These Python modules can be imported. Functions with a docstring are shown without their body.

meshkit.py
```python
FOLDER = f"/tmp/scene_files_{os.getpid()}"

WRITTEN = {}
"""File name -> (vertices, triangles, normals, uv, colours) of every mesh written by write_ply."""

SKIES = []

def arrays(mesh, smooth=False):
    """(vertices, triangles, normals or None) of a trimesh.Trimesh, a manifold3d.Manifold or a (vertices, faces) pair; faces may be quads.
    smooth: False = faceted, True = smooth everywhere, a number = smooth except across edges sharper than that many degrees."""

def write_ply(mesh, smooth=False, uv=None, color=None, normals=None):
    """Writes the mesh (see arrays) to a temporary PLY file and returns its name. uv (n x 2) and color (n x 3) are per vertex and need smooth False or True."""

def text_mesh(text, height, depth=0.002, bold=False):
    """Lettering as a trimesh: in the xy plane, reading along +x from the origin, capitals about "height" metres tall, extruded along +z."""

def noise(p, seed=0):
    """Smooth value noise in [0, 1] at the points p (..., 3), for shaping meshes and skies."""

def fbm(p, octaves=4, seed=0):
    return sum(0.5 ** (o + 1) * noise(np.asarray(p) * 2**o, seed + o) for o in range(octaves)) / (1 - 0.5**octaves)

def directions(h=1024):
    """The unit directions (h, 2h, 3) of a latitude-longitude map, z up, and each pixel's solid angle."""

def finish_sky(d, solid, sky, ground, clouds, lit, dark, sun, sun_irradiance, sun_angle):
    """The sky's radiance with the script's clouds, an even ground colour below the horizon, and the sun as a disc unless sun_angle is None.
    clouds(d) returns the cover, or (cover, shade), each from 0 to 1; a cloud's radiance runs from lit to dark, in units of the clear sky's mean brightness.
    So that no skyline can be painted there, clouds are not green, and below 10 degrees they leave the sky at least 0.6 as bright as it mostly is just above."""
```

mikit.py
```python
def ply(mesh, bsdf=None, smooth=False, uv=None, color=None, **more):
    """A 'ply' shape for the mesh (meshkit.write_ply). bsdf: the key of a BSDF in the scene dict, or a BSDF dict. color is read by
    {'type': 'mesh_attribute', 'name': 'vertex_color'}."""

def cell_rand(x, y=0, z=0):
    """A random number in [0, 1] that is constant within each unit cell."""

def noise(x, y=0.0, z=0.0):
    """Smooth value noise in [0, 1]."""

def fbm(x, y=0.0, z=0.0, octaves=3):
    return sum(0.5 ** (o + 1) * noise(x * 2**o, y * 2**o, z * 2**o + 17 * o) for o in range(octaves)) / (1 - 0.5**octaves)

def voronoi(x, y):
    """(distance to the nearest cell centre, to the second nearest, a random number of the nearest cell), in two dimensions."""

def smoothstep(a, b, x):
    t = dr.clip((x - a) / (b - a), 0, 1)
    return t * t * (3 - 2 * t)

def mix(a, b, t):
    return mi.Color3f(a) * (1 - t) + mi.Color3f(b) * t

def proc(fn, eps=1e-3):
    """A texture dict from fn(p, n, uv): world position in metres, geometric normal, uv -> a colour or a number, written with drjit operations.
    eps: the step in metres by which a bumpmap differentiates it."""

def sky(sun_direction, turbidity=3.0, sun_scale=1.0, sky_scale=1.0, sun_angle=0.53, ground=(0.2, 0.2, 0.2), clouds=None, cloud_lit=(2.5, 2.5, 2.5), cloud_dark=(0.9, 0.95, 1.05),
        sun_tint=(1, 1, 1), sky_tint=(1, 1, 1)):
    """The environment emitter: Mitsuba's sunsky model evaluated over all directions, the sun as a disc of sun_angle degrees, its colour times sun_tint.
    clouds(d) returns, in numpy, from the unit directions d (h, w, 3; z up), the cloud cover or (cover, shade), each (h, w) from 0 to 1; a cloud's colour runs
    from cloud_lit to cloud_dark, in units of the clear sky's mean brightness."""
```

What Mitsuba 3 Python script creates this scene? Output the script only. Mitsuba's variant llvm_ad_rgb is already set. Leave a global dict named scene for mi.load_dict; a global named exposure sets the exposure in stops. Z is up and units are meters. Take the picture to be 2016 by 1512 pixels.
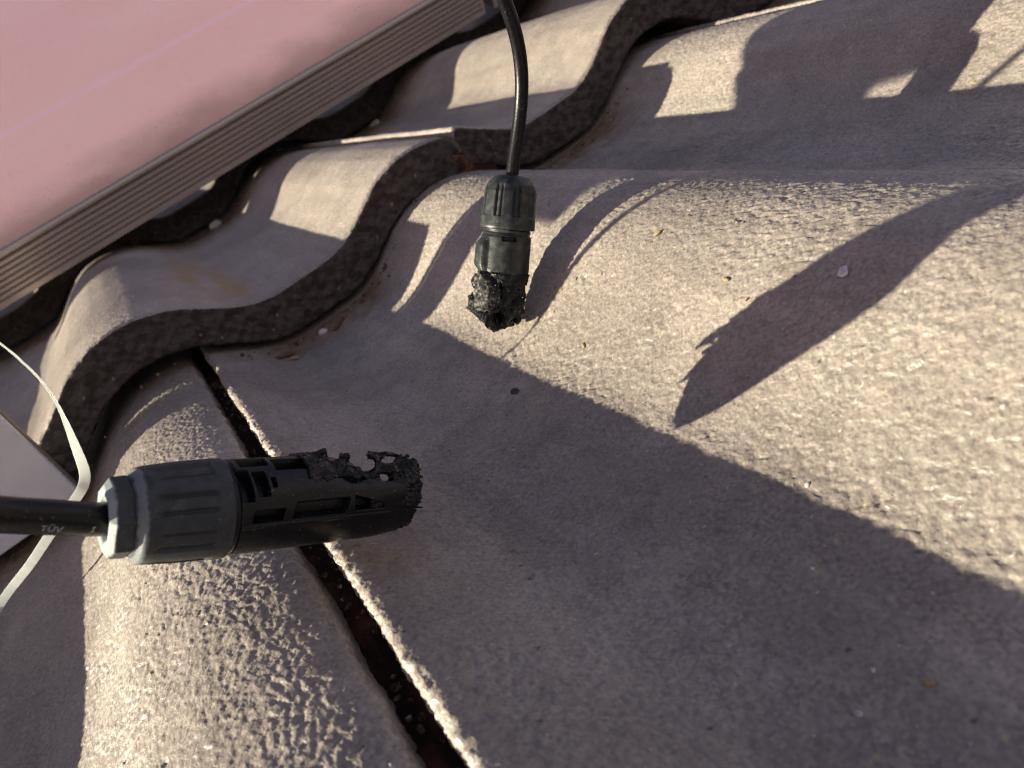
import math, random
import numpy as np, trimesh, drjit as dr, mitsuba as mi
import mikit, meshkit
from mikit import noise, fbm, voronoi, smoothstep, mix, cell_rand
from scipy.interpolate import PchipInterpolator, CubicSpline
from scipy.spatial import cKDTree
from scipy.sparse import coo_matrix
from scipy.sparse.csgraph import connected_components

# ----------------------------------------------------------------------------- camera, sky, exposure
PITCH = math.radians(20.0)          # the roof's slope; everything is built in roof coordinates: x along the courses, y up the slope, z off the roof
CP, SP = math.cos(PITCH), math.sin(PITCH)
RP = np.array([[1, 0, 0], [0, CP, -SP], [0, SP, CP]])


def W(v):
    return np.asarray(v, float) @ RP.T


T4 = mi.ScalarTransform4f
CAM = np.array([0.0, -0.325, 0.1011])
FWD = np.array([0.2654982, 0.83444495, -0.48292063])
UP = np.array([0.60256707, 0.2473953, 0.75875456])
SUN = np.array([-1.0, 0.31, 0.235])
scene = {
    'camera': {'type': 'thinlens', 'fov': math.degrees(2 * math.atan(1008 / 1420.0)), 'fov_axis': 'x', 'aperture_radius': 0.00048, 'focus_distance': 0.165,
               'near_clip': 0.01, 'far_clip': 500.0, 'to_world': T4().look_at(origin=W(CAM).tolist(), target=W(CAM + FWD).tolist(), up=W(UP).tolist())},
    'sky': mikit.sky(W(SUN).tolist(), turbidity=2.5, sky_scale=0.58, sun_tint=(1.0, 1.30, 1.90), sky_tint=(1.62, 1.0, 0.95)),
}
labels = {}
exposure = 3.05
rng = np.random.default_rng(7)

# ----------------------------------------------------------------------------- materials


def roof(p):
    """World point -> roof coordinates in millimetres."""
    return p.x * 1000, (p.y * CP + p.z * SP) * 1000, (p.z * CP - p.y * SP) * 1000


def tile_color(p, n, uv):
    x, y, z = roof(p)
    a = fbm(x / 60, y / 60, z / 60, 3)
    b = fbm(x / 7 + 31, y / 7, z / 7, 3)
    g = noise(x / 0.55, y / 0.55, z / 0.55)
    c = mix((0.252, 0.212, 0.182), (0.335, 0.285, 0.245), smoothstep(0.3, 0.7, a))
    c = c * (0.80 + 0.40 * b) * (0.70 + 0.60 * g) * (0.86 + 0.26 * fbm(x / 5, y / 70, 3.0, 3))
    # yellowish lichen grains and pale grit
    f1, f2, r = voronoi(x / 6.5 + 7 + 0.25 * g, y / 6.5 + 0.25 * b)
    c = mix(c, (0.42, 0.35, 0.20), smoothstep(0.02 + 0.09 * cell_rand(r * 977, 3), 0.0, f1 - 0.05 * g) * mi.Float(dr.select(r > 0.80, 0.75, 0.0)))
    f1, f2, r = voronoi(x / 4.7 + 0.25 * g, y / 4.7 + 13 + 0.25 * b)
    c = mix(c, (0.60, 0.57, 0.54), smoothstep(0.01 + 0.06 * cell_rand(r * 977, 5), 0.0, f1 - 0.04 * g) * mi.Float(dr.select(r > 0.84, 0.7, 0.0)))
    c = mix(c, (0.06, 0.045, 0.04), smoothstep(0.02 + 0.09 * cell_rand(r * 977, 7), 0.0, f1 - 0.05 * g) * mi.Float(dr.select(r < 0.045, 0.8, 0.0)))
    # old paint worn thin: darker creases
    f1, f2, r = voronoi(x / 3.3 + 1.2 * b, y / 3.3 + 1.2 * a)
    c = c * (1 - 0.20 * smoothstep(0.14, 0.0, f2 - f1) * smoothstep(0.45, 0.7, fbm(x / 11, y / 11, z / 11 + 40, 3)))
    # brown silt washed against the noses of the courses above, and an orange run of rust in the valley of the upper course
    silt = smoothstep(-34, -4, y + 22 * (fbm(x / 9, y / 9, 5, 3) - 0.5)) * smoothstep(3, 0, y) * smoothstep(9, 1, z)
    c = mix(c, mix((0.115, 0.066, 0.040), (0.26, 0.17, 0.09), noise(x / 3, y / 3, 8.0)), 0.88 * silt)
    silt = smoothstep(250, 292, y + 40 * (fbm(x / 12, y / 12, 5, 3) - 0.5)) * smoothstep(299, 296, y) * smoothstep(36, 25, z)
    c = mix(c, mix((0.12, 0.07, 0.042), (0.27, 0.16, 0.08), noise(x / 4, y / 4, 8.0)), 0.75 * silt)
    rust = smoothstep(17, 3, dr.abs(x - 14 + 6 * (fbm(y / 30, 3, 1, 2) - 0.5))) * smoothstep(0, 40, y) * smoothstep(290, 90, y) * smoothstep(22, 26, z)
    c = mix(c, (0.36, 0.20, 0.05), 0.62 * rust * smoothstep(0.2, 0.8, fbm(x / 6, y / 45, 2, 4)))
    mud = smoothstep(13, 2, dr.abs(x + 1.5 - 3 * noise(y / 16, 4, 4))) * smoothstep(3, -20, y) * smoothstep(21, 16, z)
    c = mix(c, (0.17, 0.105, 0.085), 0.30 * mud * smoothstep(0.35, 0.65, fbm(x / 8, y / 25, 9, 3)))
    return c


def tile_bump(p, n, uv):
    x, y, z = roof(p)
    return 0.00025 * fbm(x / 0.7, y / 0.7, z / 0.7, 3) + 0.00006 * noise(x / 0.22, y / 0.22, z / 0.22)


def tile_rough(p, n, uv):
    x, y, z = roof(p)
    return 0.27 + 0.36 * fbm(x / 5, y / 5, z / 5, 3)


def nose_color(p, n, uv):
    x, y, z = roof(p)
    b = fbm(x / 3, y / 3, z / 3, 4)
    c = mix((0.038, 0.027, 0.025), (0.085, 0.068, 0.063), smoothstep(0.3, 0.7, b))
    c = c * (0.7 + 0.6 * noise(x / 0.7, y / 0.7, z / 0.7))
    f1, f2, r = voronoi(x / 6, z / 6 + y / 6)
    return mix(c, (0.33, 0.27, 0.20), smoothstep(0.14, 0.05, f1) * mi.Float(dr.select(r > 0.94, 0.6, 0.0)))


def nose_bump(p, n, uv):
    x, y, z = roof(p)
    return 0.00035 * fbm(x / 1.6, y / 1.6, z / 1.6, 4)


def channel_color(p, n, uv):
    x, y, z = roof(p)
    return mix((0.038, 0.020, 0.015), (0.15, 0.062, 0.034), smoothstep(0.45, 0.75, fbm(x / 5, y / 8, z / 5, 4)))


def P(color, rough, bump=None, scale=1.0, eps=1.5e-4, two=True, **k):
    col = {'type': 'rgb', 'value': list(color)} if isinstance(color, tuple) else mikit.proc(color)
    r = rough if isinstance(rough, (int, float)) else mikit.proc(rough)
    b = {'type': 'principled', 'base_color': col, 'roughness': r, **k}
    if bump:
        b = {'type': 'bumpmap', 'arbitrary': mikit.proc(bump, eps), 'scale': scale, 'bsdf': b}
    return {'type': 'twosided', 'bsdf': b} if two else b


def dusty(base, dust, amount, sx=2.2):
    def fn(p, n, uv):
        x, y, z = roof(p)
        d = smoothstep(0.40, 0.85, fbm(x / sx, y / sx, z / sx, 4))
        s = smoothstep(0.86, 0.93, noise(x / 0.40 + 5, y / 0.40, z / 0.40))
        return mix(mix(base, dust, amount * d), (0.40, 0.37, 0.30), 0.22 * s)
    return fn


def fine_bump(p, n, uv):
    x, y, z = roof(p)
    return 0.000035 * fbm(x / 0.35, y / 0.35, z / 0.35, 3)


def char_color(p, n, uv):
    x, y, z = roof(p)
    return mix((0.0025, 0.0025, 0.003), (0.014, 0.0135, 0.014), smoothstep(0.45, 0.75, fbm(x / 1.4, y / 1.4, z / 1.4, 4)))


def char_rough(p, n, uv):
    x, y, z = roof(p)
    return 0.22 + 0.55 * smoothstep(0.35, 0.6, fbm(x / 2.2, y / 2.2, z / 2.2, 3))


def char_bump(p, n, uv):
    x, y, z = roof(p)
    return 0.0003 * fbm(x / 0.7, y / 0.7, z / 0.7, 4)


def glass_color(p, n, uv):
    """Panel face: pale pink glare painted into the colour, dusty, with the thin lines between the cells and a brown tide line of dirt along the lower edge. uv in metres on the panel."""
    u, v = uv.x, uv.y
    c = mix((0.95, 0.53, 0.48), (0.97, 0.59, 0.54), fbm(u * 9, v * 12, 1.0, 2))
    line = dr.abs(v - 0.156)
    c = mix(c, (0.95, 0.60, 0.68), 0.7 * smoothstep(0.007, 0.001, line))
    dirt = smoothstep(0.070, -0.004, v + 0.028 * (fbm(u * 35, v * 35, 4.0, 3) - 0.5))
    c = mix(c, (0.30, 0.155, 0.105), 0.85 * dirt)
    return mix(c, (0.10, 0.06, 0.045), smoothstep(0.86, 0.93, noise(u * 900, v * 900, 2)) * (0.25 + 0.5 * dirt))


def frame_color(p, n, uv):
    x, y, z = roof(p)
    c = mix((0.66, 0.57, 0.52), (0.54, 0.46, 0.42), fbm(x / 70, y / 30, z / 30, 2))
    out = 0.05 - ((y - 235.0) * 0.91355 + (z - 85.4) * 0.40674)          # millimetres proud of the frame's front: the grooves are coloured darker
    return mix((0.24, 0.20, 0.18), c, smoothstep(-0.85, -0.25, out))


def plate_color(p, n, uv):
    x, y, z = roof(p)
    c = mix((0.78, 0.76, 0.78), (0.66, 0.65, 0.67), fbm(x / 9, y / 9, z / 9, 3))
    return mix(c, (0.25, 0.13, 0.09), smoothstep(0.72, 0.82, fbm(x / 3 + z / 3, y / 4, z / 9, 3)) * 0.6)


scene['tile_paint'] = P(tile_color, tile_rough, tile_bump, specular=0.5)
scene['tile_core'] = P(nose_color, 0.8, nose_bump, specular=0.3)
scene['channel_dirt'] = P(channel_color, 0.9, nose_bump, specular=0.2)


def sunlit_rim_nut(p, n, uv):
    """The lying connector's nut: faded, with sunlight painted as pale bands on the cable-end rim and the shoulder."""
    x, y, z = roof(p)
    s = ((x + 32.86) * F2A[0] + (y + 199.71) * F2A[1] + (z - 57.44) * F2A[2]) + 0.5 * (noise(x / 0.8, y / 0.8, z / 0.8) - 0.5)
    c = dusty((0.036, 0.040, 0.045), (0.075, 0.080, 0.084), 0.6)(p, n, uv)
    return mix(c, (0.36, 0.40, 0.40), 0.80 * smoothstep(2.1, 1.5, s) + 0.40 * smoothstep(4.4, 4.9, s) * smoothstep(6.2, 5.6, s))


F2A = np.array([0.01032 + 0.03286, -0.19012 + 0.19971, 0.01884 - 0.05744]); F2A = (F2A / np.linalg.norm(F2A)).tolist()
scene['nut_plastic'] = P(sunlit_rim_nut, 0.55, fine_bump, specular=0.3)
scene['nut_plastic_dark'] = P(dusty((0.016, 0.018, 0.019), (0.075, 0.080, 0.078), 0.6), 0.40, fine_bump, specular=0.4)
scene['body_plastic'] = P(dusty((0.004, 0.0045, 0.006), (0.013, 0.0135, 0.016), 0.6), 0.36, fine_bump, specular=0.32)
scene['slot_dark'] = P((0.006, 0.006, 0.007), 0.6)
scene['cable_rubber'] = P(dusty((0.003, 0.003, 0.0045), (0.022, 0.021, 0.020), 0.3, 1.2), 0.33, fine_bump, specular=0.3)
scene['print_ink'] = P((0.34, 0.34, 0.38), 0.6)
scene['charred'] = P(char_color, char_rough, char_bump, specular=0.4)
scene['ash'] = P(dusty((0.030, 0.029, 0.027), (0.24, 0.235, 0.215), 1.0, 0.8), 0.85, char_bump, specular=0.2)
scene['strap_plastic'] = {'type': 'principledthin', 'base_color': {'type': 'rgb', 'value': [0.84, 0.86, 0.84]}, 'roughness': 0.35, 'diff_trans': 1.1, 'spec_trans': 0.0, 'eta': 1.49}
scene['plate_metal'] = P(plate_color, 0.45, specular=0.5)
scene['edge_metal'] = P((0.22, 0.18, 0.14), 0.6)
scene['box_plastic'] = P((0.05, 0.05, 0.055), 0.55)
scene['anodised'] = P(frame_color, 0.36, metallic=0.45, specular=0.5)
scene['frame_dark'] = P((0.06, 0.05, 0.045), 0.5)
scene['panel_face'] = P(glass_color, 0.28, specular=0.9, sheen=1.0)
scene['white_chip'] = P(dusty((0.62, 0.58, 0.58), (0.30, 0.2, 0.18), 0.8, 1.0), 0.5)
scene['dark_chip'] = P((0.035, 0.033, 0.035), 0.5)
scene['dry_plant'] = P(dusty((0.34, 0.25, 0.12), (0.20, 0.11, 0.06), 0.8, 0.8), 0.8)
scene['brown_twig'] = P(dusty((0.11, 0.055, 0.035), (0.2, 0.12, 0.08), 0.8, 0.8), 0.8)


def grit_color(p, n, uv):
    x, y, z = roof(p)
    q = noise(x / 1.1, y / 1.1, z / 1.1)
    return mix(mix((0.05, 0.03, 0.022), (0.22, 0.13, 0.07), smoothstep(0.3, 0.6, q)), (0.50, 0.44, 0.36), smoothstep(0.72, 0.8, q))


scene['grit_mix'] = P(grit_color, 0.85)
scene['underlay_felt'] = P((0.03, 0.028, 0.026), 0.9)

# ----------------------------------------------------------------------------- helpers


def numbered(key):
    if key not in scene and not any(k.startswith(key + '__') for k in scene):
        return key
    i = 1
    while f'{key}_{i:03d}' in scene or any(k.startswith(f'{key}_{i:03d}__') for k in scene):
        i += 1
    return f'{key}_{i:03d}'


def put(key, v, f, bsdf, smooth=True, uv=None):
    """One shape entry from roof coordinates in metres."""
    key = numbered(key)
    scene[key] = mikit.ply((W(v), np.asarray(f)), bsdf, smooth=smooth, uv=uv)
    return key


def tag(key, label, category=None, group=None, kind=None):
    d = {'label': label}
    if category: d['category'] = category
    if group: d['group'] = group
    if kind: d['kind'] = kind
    labels[key] = d
    return key


def grid_faces(r, c, keep=None, wrap=False):
    cc = c if wrap else c - 1
    i, j = np.meshgrid(np.arange(r - 1), np.arange(cc), indexing='ij')
    j2 = (j + 1) % c
    q = np.stack([i * c + j, i * c + j2, (i + 1) * c + j2, (i + 1) * c + j], -1)
    q = q[keep] if keep is not None else q.reshape(-1, 4)
    return np.vstack([q[:, [0, 1, 2]], q[:, [0, 2, 3]]])


def merge(parts):
    v, f, at = [], [], 0
    for a, b in parts:
        v.append(np.asarray(a, float)); f.append(np.asarray(b) + at); at += len(a)
    return np.vstack(v), np.vstack(f)


def unit(a):
    a = np.asarray(a, float)
    return a / np.linalg.norm(a)


def box_mesh(lo, hi, bevel=0.0):
    lo, hi = np.asarray(lo, float), np.asarray(hi, float)
    if not bevel:
        m = trimesh.creation.box(extents=hi - lo); m.apply_translation((lo + hi) / 2)
        return np.array(m.vertices), np.array(m.faces)
    pts = [[(lo[0], hi[0])[i] + (bevel, -bevel)[i] * (k != 0), (lo[1], hi[1])[j] + (bevel, -bevel)[j] * (k != 1), (lo[2], hi[2])[l] + (bevel, -bevel)[l] * (k != 2)]
           for i in (0, 1) for j in (0, 1) for l in (0, 1) for k in (0, 1, 2)]
    m = trimesh.convex.convex_hull(np.array(pts))
    return np.array(m.vertices), np.array(m.faces)


def tube(points, radius, sides=28, steps=160, wob=0.0):
    pts = np.asarray(points, float)
    d = np.r_[0, np.cumsum(np.linalg.norm(np.diff(pts, axis=0), axis=1))]
    cs = CubicSpline(d, pts)
    t = np.linspace(0, d[-1], steps)
    p, tg = cs(t), cs(t, 1)
    tg /= np.linalg.norm(tg, axis=1, keepdims=True)
    a = unit(np.cross(tg[0], [0.3, 0.2, 1.0]))
    fr = []
    for k in range(steps):
        a = unit(a - tg[k] * (a @ tg[k])); fr.append(a)
    fr = np.array(fr); b = np.cross(tg, fr)
    th = np.arange(sides) * 2 * np.pi / sides
    v = p[:, None] + radius * (np.cos(th)[None, :, None] * fr[:, None] + np.sin(th)[None, :, None] * b[:, None])
    if wob:
        v += wob * (meshkit.noise(v / 0.004)[..., None] - 0.5) * (v - p[:, None]) / radius
    return v.reshape(-1, 3), grid_faces(steps, sides, wrap=True)


# ----------------------------------------------------------------------------- the roof: concrete tiles with two rolls each
U = 0.325
ROLL = 0.4615 * U                   # distance between rolls
X0 = -0.098 * U                     # crest of the roll under the lying connector
LAP = 0.0239                        # height from one course to the next
_pv = np.array([0, .025, .05, .08, .106, .14, .165, .19, .2308]) * U
_ps = np.array([.0755, .0735, .067, .054, .037, .016, .005, .0006, 0]) * U
_wave = PchipInterpolator(_pv, _ps)


def prof(x):
    w = (np.asarray(x) - X0 + ROLL / 2) % ROLL - ROLL / 2
    return _wave(np.abs(w))


NOSE = {-1: -0.607, 0: -0.312, 1: 0.0, 2: 0.296, 3: 0.592}
THICK = 0.0205
_cr = np.random.default_rng(3)
_cpts = _cr.uniform([-.15, -.34], [.40, .03], (26000, 2))          # seeds of the leather-like crackle, about 2.8 mm apart
_ctree = cKDTree(_cpts)
_bp = _cr.uniform([-.15, -.34], [.40, .03], (900, 2)); _btree = cKDTree(_bp)
_br = _cr.uniform(0.0003, 0.0011, 900) * (_cr.random(900) < 0.75); _bd = _cr.uniform(0.3, 1.0, 900)


def relief(p, course, front):
    """Surface relief in metres along the normal, at roof points p."""
    q = p * 1000
    s = 1.0 if course <= 0 else 0.75
    d = 0.34 * (meshkit.fbm(q / 9.0, 3, 1) - 0.5) + 0.36 * s * (meshkit.fbm(q / 1.5, 2, 5) - 0.5) + 0.38 * s * (meshkit.noise(q / 0.8, 9) - 0.5)
    d += 1.1 * (meshkit.noise(q / 45.0, 12) - 0.5)
    if course == 0:
        wq = p[:, :2] + 0.0012 * (np.stack([meshkit.noise(q / 3.0, 21), meshkit.noise(q / 3.0, 22)], 1) - 0.5)
        r, _ = _ctree.query(wq, k=2)
        net = np.clip(1 - (r[:, 1] - r[:, 0]) / 0.0009, 0, 1)
        d -= 0.32 * net * np.clip(meshkit.noise(q / 14.0, 30) * 1.8 - 0.35, 0, 1)
        r, i = _btree.query(p[:, :2])
        rad = _br[i]
        d -= 0.9 * _bd[i] * np.clip(1 - r / np.maximum(rad, 1e-6), 0, 1) ** 0.5 * (rad > 0)
    d = d + front * (1.2 * (meshkit.fbm(q / 5.0, 3, 40) - 0.5) + 0.9 * (meshkit.noise(q / 1.5, 44) - 0.5) + 0.55 * (meshkit.noise(q / 0.7, 46) - 0.5))
    return d / 1000


def spaced(a, b, fine, coarse, wins):
    """Positions from a to b, fine inside the windows."""
    out, x = [a], a
    while x < b - 1e-9:
        h = fine if any(lo - 1e-9 <= x < hi for lo, hi in wins) else coarse
        x = min(x + h, b)
        for lo, hi in wins:
            if out[-1] < lo - 1e-9 < x - 1e-9: x = lo
        out.append(x)
    if out[-1] - out[-2] < 0.2 * fine: out.pop(-2)
    return np.array(out)


SETTLE = {(-2, 0): -0.0042}         # tiles that sit a little low in their bed


def tile(m, course, xwin, ywin, dx, dy, coarse=0.008):
    """The tile whose left lip rides on roll m: one skin of top, rounded nose, lip and the sunken channel that the next tile laps over."""
    xl, xr = X0 + ROLL * m + 0.0215, X0 + ROLL * (m + 2) + 0.0160
    fine = bool(xwin)
    k = 5 if fine else 2
    # columns: (x, drop)
    side = [(0, -0.012 + 0.009 * t) for t in np.linspace(0, 1, 3 * k)] + [(0.002 * (1 - math.cos(t)), -0.003 * (1 - math.sin(t))) for t in np.linspace(0, math.pi / 2, 2 * k + 1)[1:]]
    xs = spaced(xl + 0.0024, xr - 0.0028, dx if fine else coarse, coarse, xwin)
    col = [(xl + a, b) for a, b in side] + [(x, 0.0) for x in xs]
    col += [(xr - 0.0022 + 0.0022 * math.sin(t), -0.0022 * (1 - math.cos(t))) for t in np.linspace(0, math.pi / 2, k + 2)]
    col += [(xr, -0.0022 - 0.0075 * t) for t in np.linspace(0, 1, 2 * k)[1:]]
    nflange = len(col)
    col += [(xr + 0.018 * t, -0.0098) for t in np.linspace(0, 1, 2 * k)[1:]] + [(xr + 0.0185, -0.013)]
    cx, cd = np.array(col).T
    bead = 0.0009 * np.exp(-((cx - xl - 0.003) / 0.003) ** 2)       # the lip stands a little proud
    # rows: (y, fall, front share)
    L = 0.372
    ys = spaced(0.0032, L, dy if fine else coarse, coarse, ywin)[::-1]
    rr = 0.0030
    row = [(y, 0.0, 0.0) for y in ys] + [(rr * (1 - math.sin(t)), -rr * (1 - math.cos(t)), t / (math.pi / 2)) for t in np.linspace(0, math.pi / 2, 2 * k + 1)[1:]]
    nface = 26 if fine else 4
    row += [(0.0, -rr - (THICK - rr - 0.002) * t, 1.0) for t in np.linspace(0, 1, nface)[1:]]
    row += [(0.002 * (1 - math.cos(t)), -THICK + 0.002 - 0.002 * math.sin(t), 1.0) for t in np.linspace(0, math.pi / 2, k + 1)[1:]]
    row += [(0.004 + 0.05 * t, -THICK, 0.5) for t in np.linspace(0, 1, 3)]
    ry, rf, rs = np.array(row).T
    jit = np.random.default_rng(100 * course + m + 500)
    fr_ = np.clip(((cx - xl) / (xr - xl) - 0.72) / 0.28, 0, 1); tilt = SETTLE.get((m, course), 0.0) - (0.0012 if (m, course) in SETTLE else 0.0050) * fr_ * fr_ * (3 - 2 * fr_) + jit.uniform(-.0004, .0004)
    wig = 0.0011 * (meshkit.fbm(np.c_[ry * 1000 / 16.0, ry * 0 + m, ry * 0 + course], 3, 5) - 0.5)
    wig2 = 0.0016 * (meshkit.fbm(np.c_[ry * 1000 / 13.0, ry * 0 + m + .5, ry * 0 + course], 3, 8) - 0.5)
    X = cx[None] + wig[:, None] * np.exp(-np.clip(cx - xl, 0, None) / 0.004)[None] + wig2[:, None] * np.exp(-np.abs(cx - xr) / 0.004)[None]
    fallk = np.abs(rf)[:, None] / THICK
    tilt = tilt - 0.0032 * np.exp(-np.clip(cx - xl, 0, None) / 0.007)
    Z = prof(cx)[None] + tilt[None] + (cd + bead)[None] * (1 - fallk) + rf[:, None] + LAP * course
    Y = np.broadcast_to(ry[:, None] + NOSE[course], X.shape)
    base = np.stack([X, Y, Z], -1)
    du, dv = np.gradient(base, axis=1), np.gradient(base, axis=0)
    nrm = np.cross(dv, du); nrm /= np.linalg.norm(nrm, axis=-1, keepdims=True) + 1e-15
    inner = base[: max(2, len(ys))].reshape(-1, 3)
    sgn = np.sign((nrm[0, len(cx) // 2, 2])); nrm *= sgn
    v = base.reshape(-1, 3)
    if fine:
        front = np.repeat(rs, len(cx))
        lipk = np.tile(np.exp(-np.clip(cx - xl, 0, None) / 0.003) + np.exp(-np.abs(cx - xr) / 0.0015), len(ry)) * 0.8
        v = v + nrm.reshape(-1, 3) * relief(v, course, np.clip(front + lipk, 0, 1.2))[:, None]
    f = grid_faces(len(ry), len(cx))
    if sgn > 0: f = f[:, ::-1]
    nf = len(ys) + k          # rows of top and upper nose take the paint, the rest is bare concrete
    q = (len(ry) - 1) * (len(cx) - 1)
    ri, ci = np.divmod(np.arange(q), len(cx) - 1)
    core = np.tile(ri >= nf, 2); chan = np.tile(ci >= nflange - 3, 2)
    key = numbered('tiled_roof__tile')
    kk = scene[key] = None

    def sub(mask):
        g = f[mask]; used, inv = np.unique(g, return_inverse=True)
        return v[used], inv.reshape(-1, 3)
    # shading normals from the whole skin, so that the pieces meet without a seam
    vw = W(v); n = np.zeros_like(vw); fn = np.cross(vw[f[:, 1]] - vw[f[:, 0]], vw[f[:, 2]] - vw[f[:, 0]])
    for c_ in range(3): np.add.at(n, f[:, c_], fn)
    n /= np.linalg.norm(n, axis=1, keepdims=True) + 1e-300

    def shape(mask, bsdf):
        g = f[mask]; used, inv = np.unique(g, return_inverse=True)
        path = meshkit.write_ply((vw[used], inv.reshape(-1, 3)), normals=n[used])
        return {'type': 'ply', 'filename': path, 'face_normals': False, 'bsdf': {'type': 'ref', 'id': bsdf}}
    scene[key] = shape(~core & ~chan, 'tile_paint')
    scene[key + '__nose'] = shape(core & ~chan, 'tile_core')
    scene[key + '__channel'] = shape(chan, 'channel_dirt')
    return key


XW = [(-0.125, 0.300)]
YW0, YW1, YW2 = [(0.0, 0.335)], [(0.0, 0.300)], [(0.0, 0.03)]
tile(0, 0, XW, YW0, 0.00042, 0.00052)
tile(-2, 0, [(-0.100, 0.3)], YW0, 0.00042, 0.00055)
tile(2, 0, [(0.28, 0.36)], [(0.20, 0.335)], 0.0008, 0.0010)
tile(-1, 1, [(-0.130, 0.12)], YW1, 0.0009, 0.0011)
tile(1, 1, [(0.10, 0.42)], YW1, 0.0009, 0.0012)
tile(-2, 2, [(-0.20, 0.0)], YW2, 0.0022, 0.0016)
tile(0, 2, [(-0.02, 0.31)], YW2, 0.0022, 0.0016)
tile(2, 2, [(0.28, 0.60)], YW2, 0.0022, 0.0016)
for m, c in ((-4, 0), (4, 0), (-3, 1), (3, 1), (-4, 2), (4, 2), (-3, 3), (-1, 3), (1, 3), (3, 3), (-3, -1), (-1, -1), (1, -1), (3, -1)):
    tile(m, c, [], [], 0.008, 0.012)
tag('tiled_roof', 'weathered taupe concrete roof with wavy double roll tiles in overlapping courses', 'roof')
a = math.atan(LAP / 0.30)
uv_, uf_ = box_mesh((-0.72, -0.75, -0.052), (0.92, 1.0, -0.046))
uv_[:, 2] += uv_[:, 1] * math.tan(a) * 1.0 - 0.0
put('tiled_roof__underlay', uv_, uf_, 'underlay_felt', smooth=False)

# ----------------------------------------------------------------------------- connectors


class Frame:
    """Axis a from the cable end to the burnt end; c towards the viewer's side, e across."""

    def __init__(self, o, tip, flip=1):
        self.o = np.asarray(o, float); self.a = unit(np.asarray(tip) - self.o)
        toc = CAM - (self.o + np.asarray(tip)) / 2
        self.c = unit(toc - self.a * (toc @ self.a)); self.e = np.cross(self.c, self.a)

    def at(self, s, r, th):
        s, r, th = np.broadcast_arrays(s, r, th)
        return self.o + s[..., None] * self.a + (r * np.cos(th))[..., None] * self.c + (r * np.sin(th))[..., None] * self.e


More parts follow.
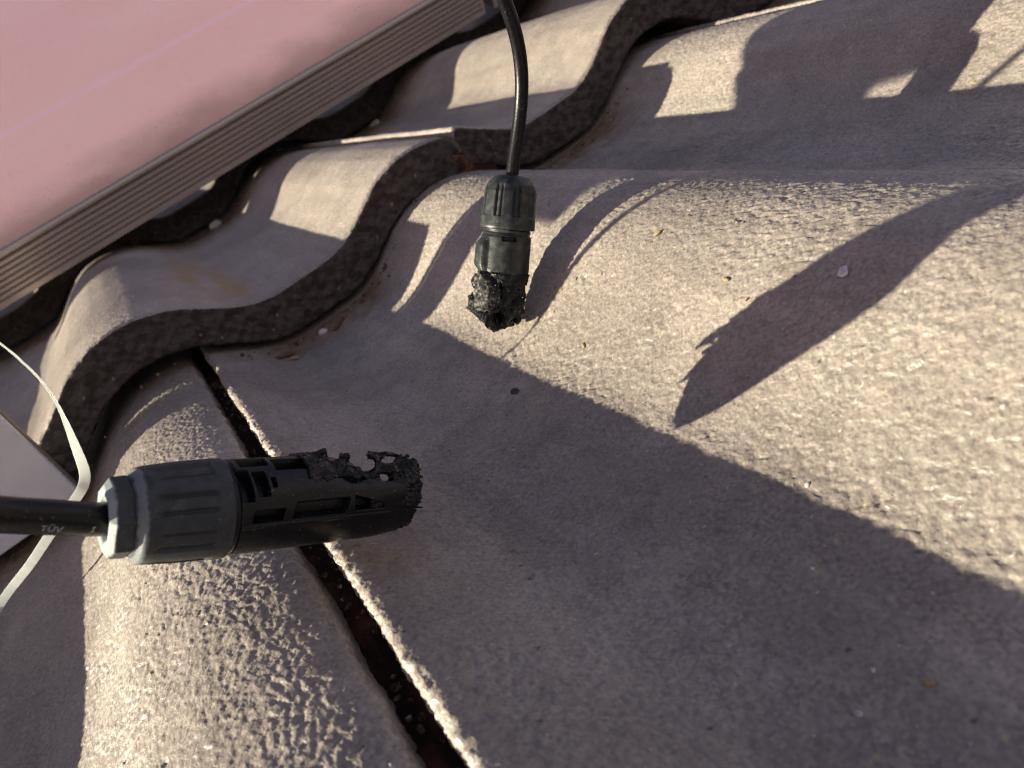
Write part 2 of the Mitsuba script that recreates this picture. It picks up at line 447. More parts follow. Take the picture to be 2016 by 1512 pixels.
def lathe(fr, prof_, sides=192, dress=None):
    """prof_: list of (s, r) in mm, revolved about the frame's axis; dress(s, r, th) -> r."""
    s, r = np.array(prof_, float).T
    th = np.arange(sides) * 2 * np.pi / sides
    S, TH = np.meshgrid(s, th, indexing='ij'); R_ = np.broadcast_to(r[:, None], S.shape)
    if dress is not None: R_ = dress(S, R_, TH)
    return fr.at(S / 1000, R_ / 1000, TH).reshape(-1, 3), grid_faces(len(s), sides, wrap=True)


def dense(prof_, step):
    out = []
    for (s0, r0), (s1, r1) in zip(prof_[:-1], prof_[1:]):
        n = max(1, int(math.ceil(math.hypot(s1 - s0, r1 - r0) / step)))
        out += [(s0 + (s1 - s0) * t / n, r0 + (r1 - r0) * t / n) for t in range(n)]
    return out + [prof_[-1]]


def sstep(a, b, x):
    t = np.clip((x - a) / (b - a), 0, 1)
    return t * t * (3 - 2 * t)


def boxmask(S, TH, s0, s1, t0, t1, slant=0.0, ds=0.22, dt=2.0, cyc=0.0):
    """Soft-edged rectangle in (s, theta in degrees)."""
    t = (np.degrees(TH) + 180) % 360 - 180
    mid = S - slant * (t - (t0 + t1) / 2)
    return sstep(s0, s0 + ds, mid) * sstep(s1, s1 - ds, mid) * sstep(t0, t0 + dt, t) * sstep(t1, t1 - dt, t)


# ---- the lying connector, nearest to the camera
F2 = Frame((-0.03286, -0.19971, 0.05744), (0.01032, -0.19012, 0.01884))
C2 = 'burnt_connector'


def ribs(n, s0, s1, depth, half, phase=0.0):
    def fn(S, R_, TH):
        t = (np.degrees(TH) - phase) % (360 / n)
        t = np.minimum(t, 360 / n - t)
        k = sstep(half + 2.0, half, t) * sstep(s0, s0 + 2.5, S) * sstep(s1 + 0.1, s1 - 0.15, S)
        inner = sstep(half - 1.0, half - 4.5, t) * 0.55
        return R_ - depth * k * (1 - inner)
    return fn


def octo(S, R_, TH):
    """The back collar is eight-sided."""
    w = (TH + 0.18) % (np.pi / 4) - np.pi / 8
    k = sstep(4.8, 4.3, S)
    return R_ * (1 - k * (1 - np.cos(np.pi / 8) / np.cos(w) * 1.03))


nut_prof = dense([(2.2, 2.9), (1.05, 3.9), (0.9, 4.5), (0.9, 5.3), (1.7, 6.5), (2.0, 6.6), (4.0, 6.7), (4.2, 6.65), (4.4, 6.5), (4.8, 6.9), (5.4, 7.8), (5.8, 8.05), (7.0, 8.3), (12, 8.7), (18.6, 8.95), (19.3, 8.9), (19.5, 8.6), (19.5, 7.2)], 0.26)
rb = ribs(8, 6.4, 16.6, 0.85, 10.5, 8)
v, f = lathe(F2, nut_prof, 240, lambda S, R_, TH: octo(S, rb(S, R_, TH), TH))
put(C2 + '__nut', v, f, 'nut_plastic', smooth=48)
# moulded body with its windows; each window is a real recess
slots = [(21.5, 26.7, 52, 75, 0.0), (27.7, 37.7, 42, 68, 0.0), (20.6, 22.6, 3, 46, -0.012), (23.2, 25.5, 8, 42, -0.012), (26.2, 27.0, 18, 32, -0.01), (22.5, 28.0, -23, -8, 0.03), (29.9, 40.6, -22, -2, 0.04)]


def body_dress(S, R_, TH):
    r = R_ + 0.0
    for s0, s1, t0, t1, sl in slots: r = r - 2.6 * boxmask(S, TH, s0, s1, t0, t1, sl)
    t = (np.degrees(TH) + 180) % 360 - 180
    tri = sstep(42.0, 42.2, S) * sstep(48.3, 48.0, S) * sstep(-20, -18.5, t) * sstep(0, -1.5, t + (S - 42.0) * 2.1)
    r = r - 2.4 * tri
    r = r + 0.20 * boxmask(S, TH, 20.6, 50, -30, -24, 0.02, dt=3)                      # ridge below the windows
    p = F2.at(S / 1000, r / 1000, TH)
    melt = sstep(36, 47, S) * sstep(2, 30, t)
    r = r - melt * (0.9 + 3.6 * (meshkit.fbm(p * 1000 / 6.0, 3, 61) - 0.42)) * 1.0
    r = r - 0.5 * sstep(48, 54, S) * sstep(10, -40, t)
    return r + 0.12 * (meshkit.noise(p * 1000 / 3.0, 62) - 0.5)


ss = np.arange(19.2, 55.0, 0.14); th = np.arange(420) * 2 * np.pi / 420
S, TH = np.meshgrid(ss, th, indexing='ij')
R_ = np.where(S < 20.6, 8.1 + 0.30 * sstep(20.2, 20.6, S), 8.6 + 0.004 * (S - 23))
R_ = body_dress(S, R_, TH)
v = F2.at(S / 1000, R_ / 1000, TH)
t = (np.degrees(TH) + 180) % 360 - 180
edge = 53.6 + 0.3 * sstep(-5, -80, t) + 1.6 * (meshkit.fbm(v * 1000 / 3.2, 3, 70) - 0.5)
edge -= (10.0 + 9.0 * (meshkit.fbm(v * 1000 / 5.0, 4, 71) - 0.5)) * sstep(4, 30, t) * sstep(185, 150, t)
edge -= 7.0 * sstep(-90, -175, t)
keep = (S < edge)
kq = keep[:-1] & keep[1:] & np.roll(keep, -1, 1)[:-1] & np.roll(keep, -1, 1)[1:]
inner = F2.at(S / 1000, (R_ - 1.5) / 1000, TH)
fo = grid_faces(len(ss), 420, keep=kq, wrap=True)
rim = None
# close the torn edge between the outer and the inner skin
def shell(vo, vi, faces):
    n = len(vo)
    e = np.sort(np.vstack([faces[:, [0, 1]], faces[:, [1, 2]], faces[:, [2, 0]]]), 1)
    raw = np.vstack([faces[:, [0, 1]], faces[:, [1, 2]], faces[:, [2, 0]]])
    u, idx, cnt = np.unique(e, axis=0, return_index=True, return_counts=True)
    b = raw[idx[cnt == 1]]
    wall = np.vstack([np.c_[b[:, 0], b[:, 1] * 0 + b[:, 1], b[:, 1] + n][:, [1, 0, 2]], np.c_[b[:, 0], b[:, 0] + n, b[:, 1] + n]])
    allf = np.vstack([faces, faces[:, ::-1] + n, wall]); allv = np.vstack([vo, vi])
    used, inv = np.unique(allf, return_inverse=True)
    return allv[used], inv.reshape(-1, 3)


v_, f_ = shell(v.reshape(-1, 3), inner.reshape(-1, 3), fo)
put(C2 + '__body', v_, f_, 'body_plastic', smooth=50)
v, f = lathe(F2, dense([(21, 5.0), (40, 5.2), (47, 4.8), (47.4, 3.0), (47.4, 0.01)], 1.0), 48)
put(C2 + '__core', v, f, 'slot_dark', smooth=40)


def char_sheet(fr, s0, s1, t0, t1, rad, seed, hole, wob, ns=170, nt=230, thick=0.5, shrink=0.3):
    """A blistered, torn film of burnt plastic with real holes."""
    S, TH = np.meshgrid(np.linspace(s0, s1, ns), np.radians(np.linspace(t0, t1, nt)), indexing='ij')
    u = (S - s0) / (s1 - s0); w = (np.degrees(TH) - t0) / (t1 - t0)
    R_ = rad * (1 - shrink * u ** 1.3)
    p = fr.at(S / 1000, R_ / 1000, TH) * 1000
    R_ = R_ + wob * (2.4 * (meshkit.fbm(p / 4.2, 3, seed) - 0.5) + 1.7 * (meshkit.fbm(p / 1.5, 3, seed + 3) - 0.5) + 0.7 * (meshkit.noise(p / 0.5, seed + 4) - 0.5))
    S = S + wob * 1.6 * (meshkit.fbm(p / 2.5, 3, seed + 8) - 0.5)
    vo = fr.at(S / 1000, R_ / 1000, TH); vi = fr.at(S / 1000, (R_ - thick) / 1000, TH)
    h = meshkit.fbm(p / 3.6, 4, seed + 11) + 0.05 * (meshkit.noise(p / 0.4, seed + 12) - 0.5)
    cut = hole - 0.22 * sstep(0.68, 1.0, u) - 0.35 * sstep(0.12, 0.0, w) - 0.35 * sstep(0.88, 1.0, w) + 0.3 * sstep(0.25, 0.0, u)
    keep = h < cut
    for (hs, hr, ht, rad_) in () if fr is not F2 else ((45.6, 8.6, 62, 2.2), (46.6, 8.2, 46, 1.7), (49.5, 7.5, 24, 0.9), (41.0, 8.7, 74, 1.2), (52.5, 8.0, 60, 1.3)):
        hp = fr.at(np.array(hs / 1000), np.array(hr / 1000), np.array(math.radians(ht)))
        hd = unit(hp - CAM); rel = vo - hp; rel = rel - (rel @ hd)[..., None] * hd
        keep &= np.linalg.norm(rel, axis=-1) * 1000 > rad_ * (0.55 + 0.9 * meshkit.fbm(p / 1.6, 2, 77))
    kq = keep[:-1, :-1] & keep[1:, :-1] & keep[:-1, 1:] & keep[1:, 1:]
    faces = grid_faces(ns, nt, keep=kq)
    _, lab = connected_components(coo_matrix((np.ones(3 * len(faces)), (np.r_[faces[:, 0], faces[:, 1], faces[:, 2]], np.r_[faces[:, 1], faces[:, 2], faces[:, 0]])), shape=(ns * nt, ns * nt)), directed=False)
    lf = lab[faces[:, 0]]; cnt = np.bincount(lf)
    return shell(vo.reshape(-1, 3), vi.reshape(-1, 3), faces[cnt[lf] > 0.2 * cnt.max()])


def lump(center, radii, seed, amp, sub=5, axes=np.eye(3), holes=()):
    m = trimesh.creation.icosphere(subdivisions=sub)
    n = np.array(m.vertices); r = np.ones(len(n))
    q = n * np.asarray(radii) * 1000
    r += amp * (1.5 * (meshkit.fbm(q / 4.0, 2, seed) - 0.5) + 0.55 * (meshkit.fbm(q / 1.4, 2, seed + 2) - 0.5) + 0.15 * (meshkit.noise(q / 0.5, seed + 5) - 0.5))
    for d, w, dep in holes:
        r -= dep * np.exp(-((1 - n @ unit(d)) / w) ** 2)
    return np.asarray(center) + (n * r[:, None] * np.asarray(radii)) @ axes, np.array(m.faces)


parts = [char_sheet(F2, 33.5, 56.5, 20, 122, 8.9, 205, 0.655, 0.60, shrink=0.08, thick=0.7), char_sheet(F2, 45.5, 57.5, -30, 60, 8.3, 231, 0.70, 0.8, shrink=0.04, thick=0.6),
         char_sheet(F2, 42, 58.5, -6, 84, 7.0, 257, 0.69, 0.9, shrink=-0.12, ns=120, nt=150), char_sheet(F2, 50.0, 56.6, -84, -15, 8.2, 283, 0.72, 0.6, shrink=0.05, ns=70, nt=120)]
for s_, t_, r_, rad, sd in ((54.6, 6, 6.4, 1.4, 1), (55.4, -8, 6.0, 1.2, 2), (42.5, 60, 8.7, 1.1, 6), (37.0, 70, 8.6, 1.2, 8)):
    c_ = F2.at(np.array(s_ / 1000), np.array(r_ / 1000), np.array(math.radians(t_)))
    parts.append(lump(c_, np.array([1.4, 0.6, 0.9]) * rad / 1000, 300 + 9 * sd, 1.3, 5))
for s_, t_, r_, ln, sd in ((54.2, -62, 7.6, 2.4, 1), (55.2, -30, 6.8, 3.2, 2), (54.6, -85, 7.4, 1.8, 3), (56.5, -2, 6.2, 2.6, 4), (56.0, 30, 7.2, 2.2, 5), (54.0, 62, 8.4, 2.0, 6)):
    c_ = F2.at(np.array(s_ / 1000), np.array(r_ / 1000), np.array(math.radians(t_)))
    g = np.random.default_rng(sd); d0 = unit(F2.a + 0.35 * g.standard_normal(3)); d1 = unit(np.cross(d0, F2.c)); d2 = np.cross(d0, d1)
    parts.append(lump(c_, np.array([ln, 0.32, 0.6]) / 1000, 700 + 9 * sd, 0.9, 4, np.array([d0, d1, d2])))
v, f = merge(parts)
k = put(C2 + '__charred_end', v, f, 'charred', smooth=True)
tag(k, 'charred torn end, melted into black flakes with holes')
cable2 = [(0, 0, 0), F2.o * 1000, (-35.79, -201.09, 61.51), (-40.43, -203.1, 67.91), (-43.86, -207.86, 76.43), (-47.53, -210.24, 86.87), (-54.65, -207.22, 102.68), (-67, -200, 125), (-95, -200, 150), (-150, -225, 160), (-215, -300, 110), (-250, -390, 30), (-257, -460, -17)]
cable2[0] = F2.o * 1000 + F2.a * 3.0
cable2 = [np.array(p) for p in cable2]
v, f = tube(np.array(cable2) / 1000, 0.00276, 40, 220)
put(C2 + '__cable', v, f, 'cable_rubber')


def wrap_text(text, s_mid, th0, height, pts, radius, name):
    """Lettering printed along a cable: s_mid metres from its start, th0 the angle round it from the side that faces the viewer."""
    m = meshkit.text_mesh(text, height, 0.00004) if text != 'triangle' else None
    if text == 'triangle':
        h = height
        parts_ = []
        for a_, b_ in (((0, 0), (h * .55, h)), ((h * .55, h), (h * 1.1, 0)), ((h * 1.1, 0), (0, 0)), ((h * .3, h * .35), (h * .8, h * .35))):
            a_, b_ = np.array(a_), np.array(b_); d_ = unit(b_ - a_); n_ = np.array([-d_[1], d_[0]]) * h * 0.07
            t_ = np.linspace(0, 1, 6)[:, None]; c_ = a_ + (b_ - a_) * t_
            q_ = np.vstack([c_ + n_, c_ - n_]); q_ = np.c_[q_, np.full(len(q_), 0.00004)]
            parts_.append((q_, np.array([[i, i + 1, i + 7] for i in range(5)] + [[i, i + 7, i + 6] for i in range(5)])))
        v, f = merge(parts_)
    else:
        m = m.subdivide_to_size(0.0002) if hasattr(m, 'subdivide_to_size') else m
        v, f = np.array(m.vertices), np.array(m.faces)
    d = np.r_[0, np.cumsum(np.linalg.norm(np.diff(pts, axis=0), axis=1))]; cs = CubicSpline(d, pts)
    x = v[:, 0] - (v[:, 0].min() + v[:, 0].max()) / 2
    s = s_mid - x                                        # the cable's points run away from the nut, the writing towards it
    p, tg = cs(s), cs(s, 1); tg /= np.linalg.norm(tg, axis=1, keepdims=True)
    toc = CAM - p; toc -= tg * (toc * tg).sum(1, keepdims=True); toc /= np.linalg.norm(toc, axis=1, keepdims=True)
    up = np.cross(toc, -tg)
    th_ = th0 + v[:, 1] / radius
    rr = radius + 0.00003 + v[:, 2]
    return put(name, p + rr[:, None] * (np.cos(th_)[:, None] * toc + np.sin(th_)[:, None] * up), f, 'print_ink', smooth=False)


pts2 = np.array(cable2) / 1000
wrap_text('TÜV', 0.0098, math.radians(-50), 0.00105, pts2, 0.00276, C2 + '__cable__lettering')
wrap_text('triangle', 0.0182, math.radians(-54), 0.0013, pts2, 0.00276, C2 + '__cable__mark')
wrap_text('I', 0.0041, math.radians(-46), 0.0010, pts2, 0.00276, C2 + '__cable__lettering')
tag(C2, 'larger burnt black cable connector lying across the left roll, torn charred end pointing right', 'cable connector')

# ---- the hanging connector
F1 = Frame((0.09343, -0.13212, 0.04465), (0.07061, -0.13282, 0.01434))
C1 = 'burnt_connector_001'
rb1 = ribs(9, 1.6, 11.6, 0.75, 7.0, 16)
v, f = lathe(F1, dense([(1.0, 2.3), (-0.2, 2.6), (-0.4, 3.2), (0.0, 4.6), (1.0, 6.0), (2.4, 7.0), (4.4, 7.7), (9, 7.9), (12.6, 8.15), (14.6, 8.3), (15.1, 8.2), (15.2, 7.7), (15.2, 6.6)], 0.25), 220, rb1)
put(C1 + '__nut', v, f, 'nut_plastic_dark', smooth=48)


def body1(S, R_, TH):
    t = (np.degrees(TH) + 180) % 360 - 180
    thread = 0.28 * (0.5 + 0.5 * np.cos(2 * np.pi * (S - t / 360 * 1.3) / 1.3)) * sstep(17.6, 17.0, S)
    bulge = 1.5 * sstep(17.5, 20.5, S) * sstep(30, 26, S) * sstep(-38, -52, t) * sstep(-120, -95, t)
    slot = 1.8 * boxmask(S, TH, 24.4, 28.6, 55, 78) + 1.6 * boxmask(S, TH, 17.3, 18.6, -10, 24)
    p = F1.at(S / 1000, R_ / 1000, TH) * 1000
    melt = sstep(25.0, 31.0, S + 3.5 * (meshkit.noise(p / 5, 81) - 0.5))
    r = R_ + thread + bulge - slot - melt * 3.2 * (meshkit.fbm(p / 4, 3, 82) - 0.40)
    return r + 0.10 * (meshkit.noise(p / 2.0, 84) - 0.5)


ss = np.arange(14.2, 37.0, 0.16); th = np.arange(300) * 2 * np.pi / 300
S, TH = np.meshgrid(ss, th, indexing='ij')
R_ = np.interp(S, [14.2, 16.9, 17.2, 17.6, 26, 37], [6.9, 6.9, 7.25, 7.5, 7.6, 7.3])
R_ = body1(S, R_, TH)
v = F1.at(S / 1000, R_ / 1000, TH); t = (np.degrees(TH) + 180) % 360 - 180
edge = 35.0 + 2.5 * (meshkit.fbm(v * 1000 / 3, 3, 86) - 0.5) - 6.5 * sstep(30, -20, t) * sstep(-170, -110, t)
keep = S < edge
kq = keep[:-1] & keep[1:] & np.roll(keep, -1, 1)[:-1] & np.roll(keep, -1, 1)[1:]
v_, f_ = shell(v.reshape(-1, 3), F1.at(S / 1000, (R_ - 1.2) / 1000, TH).reshape(-1, 3), grid_faces(len(ss), 300, keep=kq, wrap=True))
put(C1 + '__body', v_, f_, 'nut_plastic_dark', smooth=50)
ax1 = np.array([F1.a, F1.c, F1.e])


def on1(s, r, t):
    return F1.at(np.array(s / 1000), np.array(r / 1000), np.array(math.radians(t)))


parts = [lump(on1(39.0, 2.2, -35), (0.0060, 0.0060, 0.0078), 411, 0.55, 6, ax1, holes=(((0.5, 0.8, 0.35), 0.09, 0.75), ((0.8, 0.3, -0.6), 0.06, 0.5))),
         lump(on1(37.0, 6.2, -75), (0.0050, 0.0036, 0.0034), 433, 0.6, 5, ax1), lump(on1(36.5, 3.5, 45), (0.0052, 0.0042, 0.0048), 447, 0.55, 5, ax1)]
for s_, r_, t_, rad, sd in ((44.0, 3.0, -60, 1.6, 1), (43.6, 2.2, 60, 1.5, 2), (42.4, 5.6, 20, 1.3, 3), (41.5, 5.8, 75, 1.3, 4), (31.5, 8.0, -82, 1.6, 5), (44.6, 1.0, -10, 1.2, 6), (30.0, 8.2, -96, 1.0, 7)):
    parts.append(lump(on1(s_, r_, t_), np.array([1.2, 0.9, 0.8]) * rad / 1000, 460 + 7 * sd, 0.8, 4, ax1))
parts += [char_sheet(F1, 28, 42.5, -125, 10, 7.6, 611, 0.57, 0.8, shrink=-0.10, ns=110, nt=170), char_sheet(F1, 28, 41.5, -10, 110, 7.7, 633, 0.56, 0.7, shrink=0.10, ns=110, nt=170)]
v, f = merge(parts)
k = put(C1 + '__charred_end', v, f, 'charred')
tag(k, 'melted glossy black blob with holes at the lower end')
v, f = merge([lump(on1(32.8, 6.6, -44), (0.0050, 0.0026, 0.0040), 511, 0.55, 6, ax1), lump(on1(35.4, 7.0, -22), (0.0034, 0.0020, 0.0030), 523, 0.6, 5, ax1), lump(on1(37.6, 7.0, -44), (0.0022, 0.0018, 0.0028), 531, 0.7, 5, ax1)])
k = put(C1 + '__ash_crust', v, f, 'ash')
tag(k, 'grey flaky ash crust above the melted blob')
cable1 = np.array([(93.43, -132.12, 44.65), (99.7, -133.63, 53.78), (105.56, -136.57, 64.33), (108.12, -140.47, 75.58), (107.2, -145.12, 89.81), (105.6, -146.39, 111.59), (104.46, -139.32, 137.67), (120, -95, 165), (190, 0, 172), (280, 140, 150), (324, 220, 118), (325, 262, 96)]) / 1000
cable1[0] = F1.o + F1.a * 0.002
v, f = tube(cable1, 0.00192, 32, 220)
put(C1 + '__cable', v, f, 'cable_rubber')
tag(C1, 'smaller burnt connector hanging from a thin black cable, melted blob at its lower end', 'cable connector')

# ----------------------------------------------------------------------------- loose white strap
sp = np.array([(-49, -150, 112), (-46.28, -132.92, 96.92), (-41.47, -122.87, 85.87), (-40.39, -118.95, 78.74), (-40.51, -115.26, 72.63), (-41.75, -109.91, 62.54), (-45.49, -105.7, 51.21), (-49.2, -103.83, 42.05), (-52.09, -102.77, 36.07),
               (-58.65, -98.79, 31.05), (-72.87, -90.00, 23.93), (-86.34, -79.36, 16.28), (-107.34, -62.31, 5.20), (-134.44, -45.32, -7.26), (-150, -30, 14)]) / 1000
d = np.r_[0, np.cumsum(np.linalg.norm(np.diff(sp, axis=0), axis=1))]
cs = CubicSpline(d, sp); tt = np.linspace(0, d[-1], 260); p = cs(tt); tg = cs(tt, 1); tg /= np.linalg.norm(tg, axis=1, keepdims=True)
view = CAM - p; view -= tg * (view * tg).sum(1, keepdims=True); view /= np.linalg.norm(view, axis=1, keepdims=True)
flat = np.cross(tg, view)
turn = sstep(d[5], d[9], tt)[:, None] * (np.pi / 2 * 0.93) + 0.06
wd = np.cos(turn) * view + np.sin(turn) * flat; th_ = np.cross(wd, tg)
hw, ht = 0.0014, 0.00022
ring = [(-1, -.6), (-.9, -1), (.9, -1), (1, -.6), (1, .6), (.9, 1), (-.9, 1), (-1, .6)]
v = np.stack([p + wd * hw * a_ + th_ * ht * b_ for a_, b_ in ring], 1)
nicks = meshkit.noise(v * 1000 / 1.3, 91)[..., None]
v = v + 0.00016 * (nicks - 0.5)
put('plastic_strap', v.reshape(-1, 3), grid_faces(260, 8, wrap=True), 'strap_plastic', smooth=40)
tag('plastic_strap', 'thin loose white plastic strap curling beside the left roll', 'strap')

# ----------------------------------------------------------------------------- mounting bracket with an added, unseen box, standing in the left valley
BR = 'mounting_bracket'
v, f = box_mesh((-0.146, -0.0085, 0.0015), (-0.0800, -0.0050, 0.086), 0.0005)
put(BR + '__plate', v, f, 'plate_metal', smooth=False)
v, f = box_mesh((-0.0806, -0.0049, 0.004), (-0.0794, -0.0020, 0.086), 0.0003)
put(BR + '__edge_flange', v, f, 'edge_metal', smooth=False)
v, f = box_mesh((-0.170, -0.040, 0.0862), (-0.095, 0.020, 0.0895), 0.0006)
put(BR + '__top_flange', v, f, 'plate_metal', smooth=False)


def rounded_prism(poly, x0, x1, r=0.006):
    from shapely.geometry import Polygon
    pg = Polygon(poly).buffer(-r).buffer(2 * r).buffer(-r)
    m = trimesh.creation.extrude_polygon(pg, x1 - x0)
    q = np.array(m.vertices)
    return np.c_[q[:, 2] + x0, q[:, 0], q[:, 1]], np.array(m.faces)


v, f = rounded_prism([(0.036, 0.104), (0.030, 0.098), (0.012, 0.090), (-0.030, 0.0898), (-0.052, 0.094), (-0.056, 0.102), (-0.056, 0.150), (-0.030, 0.160), (0.020, 0.160), (0.036, 0.140)], -0.150, -0.105)
put(BR + '__shadow_caster', v, f, 'box_plastic', smooth=30)  # unseen rounded box, added and shaped only to cast the large shadow
tag(BR, 'pale metal bracket plate standing upright in the left valley behind the thick cable', 'bracket')

# ----------------------------------------------------------------------------- tilted solar panels (the array has been lifted to reach the connectors)
AL = math.radians(24)
PY, PZ = 0.235, 0.1011 - 0.0157     # top front corner of the frame
UD = np.array([0, math.cos(AL), math.sin(AL)]); ND = np.array([0, -math.sin(AL), math.cos(AL)])
H = 0.0325
rib = [(0.0, 0.0), (0.0006, -0.0010), (0.0006, -0.0026), (-0.0016, -0.0030), (-0.0016, -0.0050), (0.0006, -0.0054), (0.0006, -0.0072), (-0.0010, -0.0076), (-0.0010, -0.0090)]
z_ = -0.0090
while z_ > -H + 0.0055:
    rib += [(0.0006, z_ - 0.0004), (0.0006, z_ - 0.0021), (-0.0009, z_ - 0.0025), (-0.0009, z_ - 0.0038)]
    z_ -= 0.0038
rib += [(0.0006, z_ - 0.0004), (0.0006, -H + 0.0006), (0.0, -H)]
prof_front = [(0.0032, 0.0004), (0.0006, 0.0004), (0.0001, 0.0001)] + [(-a_, b_) for a_, b_ in rib] + [(0.020, -H), (0.020, -H + 0.0016), (0.0018, -H + 0.0016), (0.0018, -0.006), (0.0032, -0.006)]


def extrude_x(pr, x0, x1, n=1):
    pr = np.array(pr); xs_ = np.linspace(x0, x1, n + 1)
    v = np.array([[x, 0, 0] for x in xs_])[:, None] + np.array([0, PY, PZ]) + pr[:, :1] * UD + pr[:, 1:] * ND
    k = len(pr)
    f = grid_faces(n + 1, k, wrap=True)
    from shapely.geometry import Polygon
    _, tri = trimesh.creation.triangulate_polygon(Polygon(pr), engine='earcut') if False else (None, None)
    return v.reshape(-1, 3), f


def panel(x0, x1, key, label):
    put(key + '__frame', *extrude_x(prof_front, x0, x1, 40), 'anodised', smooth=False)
    for sx, xa in ((1, x0), (-1, x1)):
        lo, hi = sorted((xa, xa + sx * 0.0105))
        bx, bf = box_mesh((lo, 0.0108, -H), (hi, 1.62, 0.0004), 0.0004)
        bx = np.array([0, PY, PZ]) + np.c_[bx[:, 0], np.zeros((len(bx), 2))] + bx[:, 1:2] * UD + bx[:, 2:] * ND
        put(key + '__frame_side', bx, bf, 'anodised', smooth=False)
    # corner key: the mitred end of the front rail
    for xa, sx in ((x1, 1), (x0, -1)):
        lo, hi = sorted((xa, xa + sx * 0.0022))
        bx, bf = box_mesh((lo, -0.0012, -H + 0.0003), (hi, 0.0105, 0.0012), 0.0005)
        bx = np.array([0, PY, PZ]) + np.c_[bx[:, 0], np.zeros((len(bx), 2))] + bx[:, 1:2] * UD + bx[:, 2:] * ND
        put(key + '__corner_cap', bx, bf, 'anodised', smooth=False)
    u0, u1 = x0 + 0.010, x1 - 0.010
    g = np.array([(u0, 0.003), (u1, 0.003), (u1, 1.62), (u0, 1.62)])
    v = np.array([0, PY, PZ]) + np.c_[g[:, 0], np.zeros((4, 2))] + g[:, 1:2] * UD - 0.0006 * ND
    vv = np.vstack([v, v - 0.0045 * ND]); uvs = np.vstack([g - [u0, 0.003]] * 2)
    put(key + '__glass', vv[:4], np.array([[0, 1, 2], [0, 2, 3]]), 'panel_face', smooth=False, uv=uvs[:4])
    put(key + '__backsheet', vv[4:], np.array([[2, 1, 0], [3, 2, 0]]), 'frame_dark', smooth=False)
    tag(key, label, 'solar panel')


panel(-0.21, 0.318, 'solar_panel', 'solar panel at upper left, pinkish face and ribbed metal frame edge')
panel(0.332, 0.90, 'solar_panel_001', 'second solar panel whose frame end shows beside the thin cable at the top')

# ----------------------------------------------------------------------------- small litter on the tiles
def surface(x, y, course=0):
    return np.array([x / 1000, y / 1000, prof(x / 1000) + LAP * course])


def chip(key, bsdf, x, y, size, seed, label, cat, course=0, axes=None, amp=0.5, group=None, lift=0.4):
    c_ = surface(x, y, course); dz = (prof(x / 1000 + 1e-4) - prof(x / 1000 - 1e-4)) / 2e-4
    n = unit([-dz, 0, 1]); t1 = unit([1, 0, dz]); t2 = np.cross(n, t1)
    a_ = np.random.default_rng(seed).uniform(0, 6.28) if axes is None else axes
    A = np.array([math.cos(a_) * t1 + math.sin(a_) * t2, -math.sin(a_) * t1 + math.cos(a_) * t2, n])
    c_ = c_ + n * size[2] * lift / 1000 
    v, f = lump(c_, np.array(size) / 1000, seed, amp, 3, A)
    return tag(put(key, v, f, bsdf, smooth=35), label, cat, group)


chip('paint_flake', 'white_chip', 99.6, -233.8, (1.9, 1.2, 0.5), 11, 'pinkish white flake inside the long shadow on the right roll', 'flake', amp=0.7, axes=0.6, lift=0.9)
chip('stone_chip', 'dark_chip', 53.7, -155.4, (1.9, 1.3, 0.8), 12, 'small dark stone chip in the shaded valley right of the middle', 'stone chip')
chip('stone_chip', 'white_chip', 35.6, -11.0, (2.4, 1.7, 1.3), 13, 'small white chip at the foot of the upper tile nose', 'stone chip', lift=0.6)
chip('twig_piece', 'brown_twig', 43.0, -14.5, (5.5, 1.1, 0.9), 14, 'short brown twig beside the white chip under the tile nose', 'twig', axes=0.75, amp=0.35, lift=0.8)
chip('dead_leaf', 'dry_plant', 18.0, -25.5, (3.2, 2.4, 0.6), 15, 'crumpled dry leaf bit below the nose of the upper tile, near the joint', 'leaf', amp=0.8, lift=0.9)
chip('dead_leaf', 'brown_twig', 15.0, -20.0, (5.2, 1.8, 0.9), 16, 'dark brown leaf bit pushed against the tile nose beside the joint', 'leaf', amp=0.8, lift=0.9)
CRUMBS = [(94.4, -206.4, 0.9, 'above the long shadow'), (103.6, -175.1, 1.0, 'highest, under the crest'), (73.3, -168.1, 1.2, 'lowest, near the valley'),
          (91.1, -214.7, .5, 'inside the long shadow'), (88, -152, .8, 'beside the small shadow'), (84.5, -147, .7, 'inside the small shadow')]
for i, (x, y, s_, where) in enumerate(CRUMBS):
    chip('plant_crumb', 'dry_plant', x, y, (s_ * 0.8, s_ * 0.33, s_ * 0.3), 30 + i, 'tiny yellow dry plant crumb on the right roll, ' + where, 'plant crumb', group='dry plant crumbs on the right roll', lift=0.9, amp=0.9)
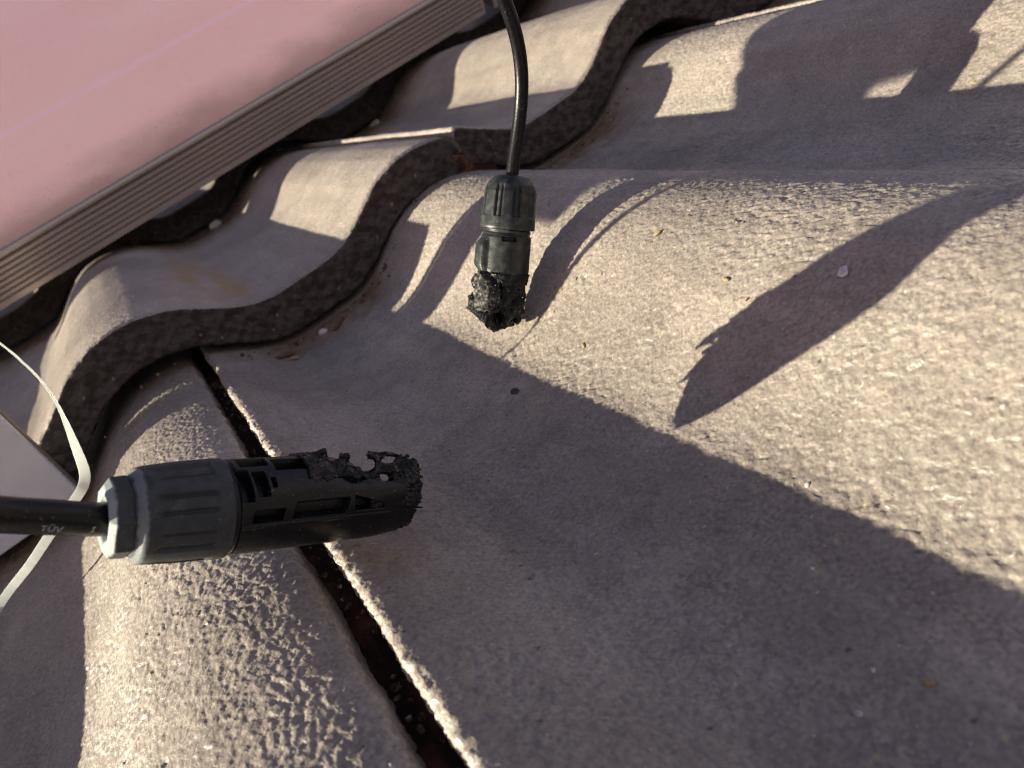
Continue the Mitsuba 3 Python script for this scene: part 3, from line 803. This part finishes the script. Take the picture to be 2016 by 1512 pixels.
GRAINS = [(34.1, -277.9, 0.55, 'the lowest one, near the bottom edge'), (50.0, -178.4, .4, 'the one nearest the two connectors'), (40.6, -275.7, .4, 'just above the lowest one'), (63.5, -247.4, .5, 'right at the shadow edge'), (49.9, -258.5, .4, 'halfway between shadow edge and bottom')]
for i, (x, y, s_, where) in enumerate(GRAINS):
    chip('grit_grain', 'white_chip', x, y, (s_, s_ * 0.8, s_ * 0.5), 50 + i, 'tiny pale grain of grit in the shaded valley, ' + where, 'grit', group='pale grains of grit in the shaded valley', lift=0.5)
chip('rust_grain', 'dry_plant', 43.4, -282.0, (0.6, 0.45, 0.3), 60, 'tiny orange grain in the shaded valley near the lower right corner', 'grit')
chip('stone_chip', 'white_chip', 205.0, 288.0, (5, 3.5, 2.5), 61, 'pale chip lying in front of the highest tile course beside the frame', 'stone chip', course=1)
chip('stone_chip', 'white_chip', 50.0, 283.0, (6, 4, 3), 62, 'pale chip under the nose of the highest tile course below the panel', 'stone chip', course=1)

# grit and crumbs washed against the noses and into the side joint: nobody could count it
gr = np.random.default_rng(91)
parts = []
ico = trimesh.creation.icosphere(subdivisions=1)
for k in range(420):
    if k < 230:
        x, y, c_ = gr.uniform(-0.12, 0.30), -abs(gr.normal(0.003, 0.006)) - 0.001, 0
        if prof(x) > 0.012 and gr.random() < 0.9: continue
    elif k < 330:
        x, y, c_ = gr.uniform(-0.05, 0.36), 0.296 - abs(gr.normal(0.004, 0.012)) - 0.001, 1
        if prof(x) > 0.012 and gr.random() < 0.9: continue
    else:
        x, y, c_ = -0.0128 + gr.uniform(-0.002, 0.0015), gr.uniform(-0.26, -0.005), None
    rad = gr.uniform(0.00025, 0.0008) * (1.5 if gr.random() < 0.12 else 1) * (1.5 if c_ == 1 else 1)
    z = (prof(x) + LAP * c_ - 0.0001) if c_ is not None else prof(x) - 0.0135
    n = np.array(ico.vertices) * gr.uniform(0.6, 1.25, 3) * (1 + 0.25 * gr.standard_normal((len(ico.vertices), 1)))
    parts.append((n * rad + [x, y, z + 0.4 * rad], np.array(ico.faces)))
v, f = merge(parts)
tag(put('roof_grit', v, f, 'grit_mix', smooth=False), 'loose brown and pale grit gathered under the tile noses and in the joint', 'grit', kind='stuff')
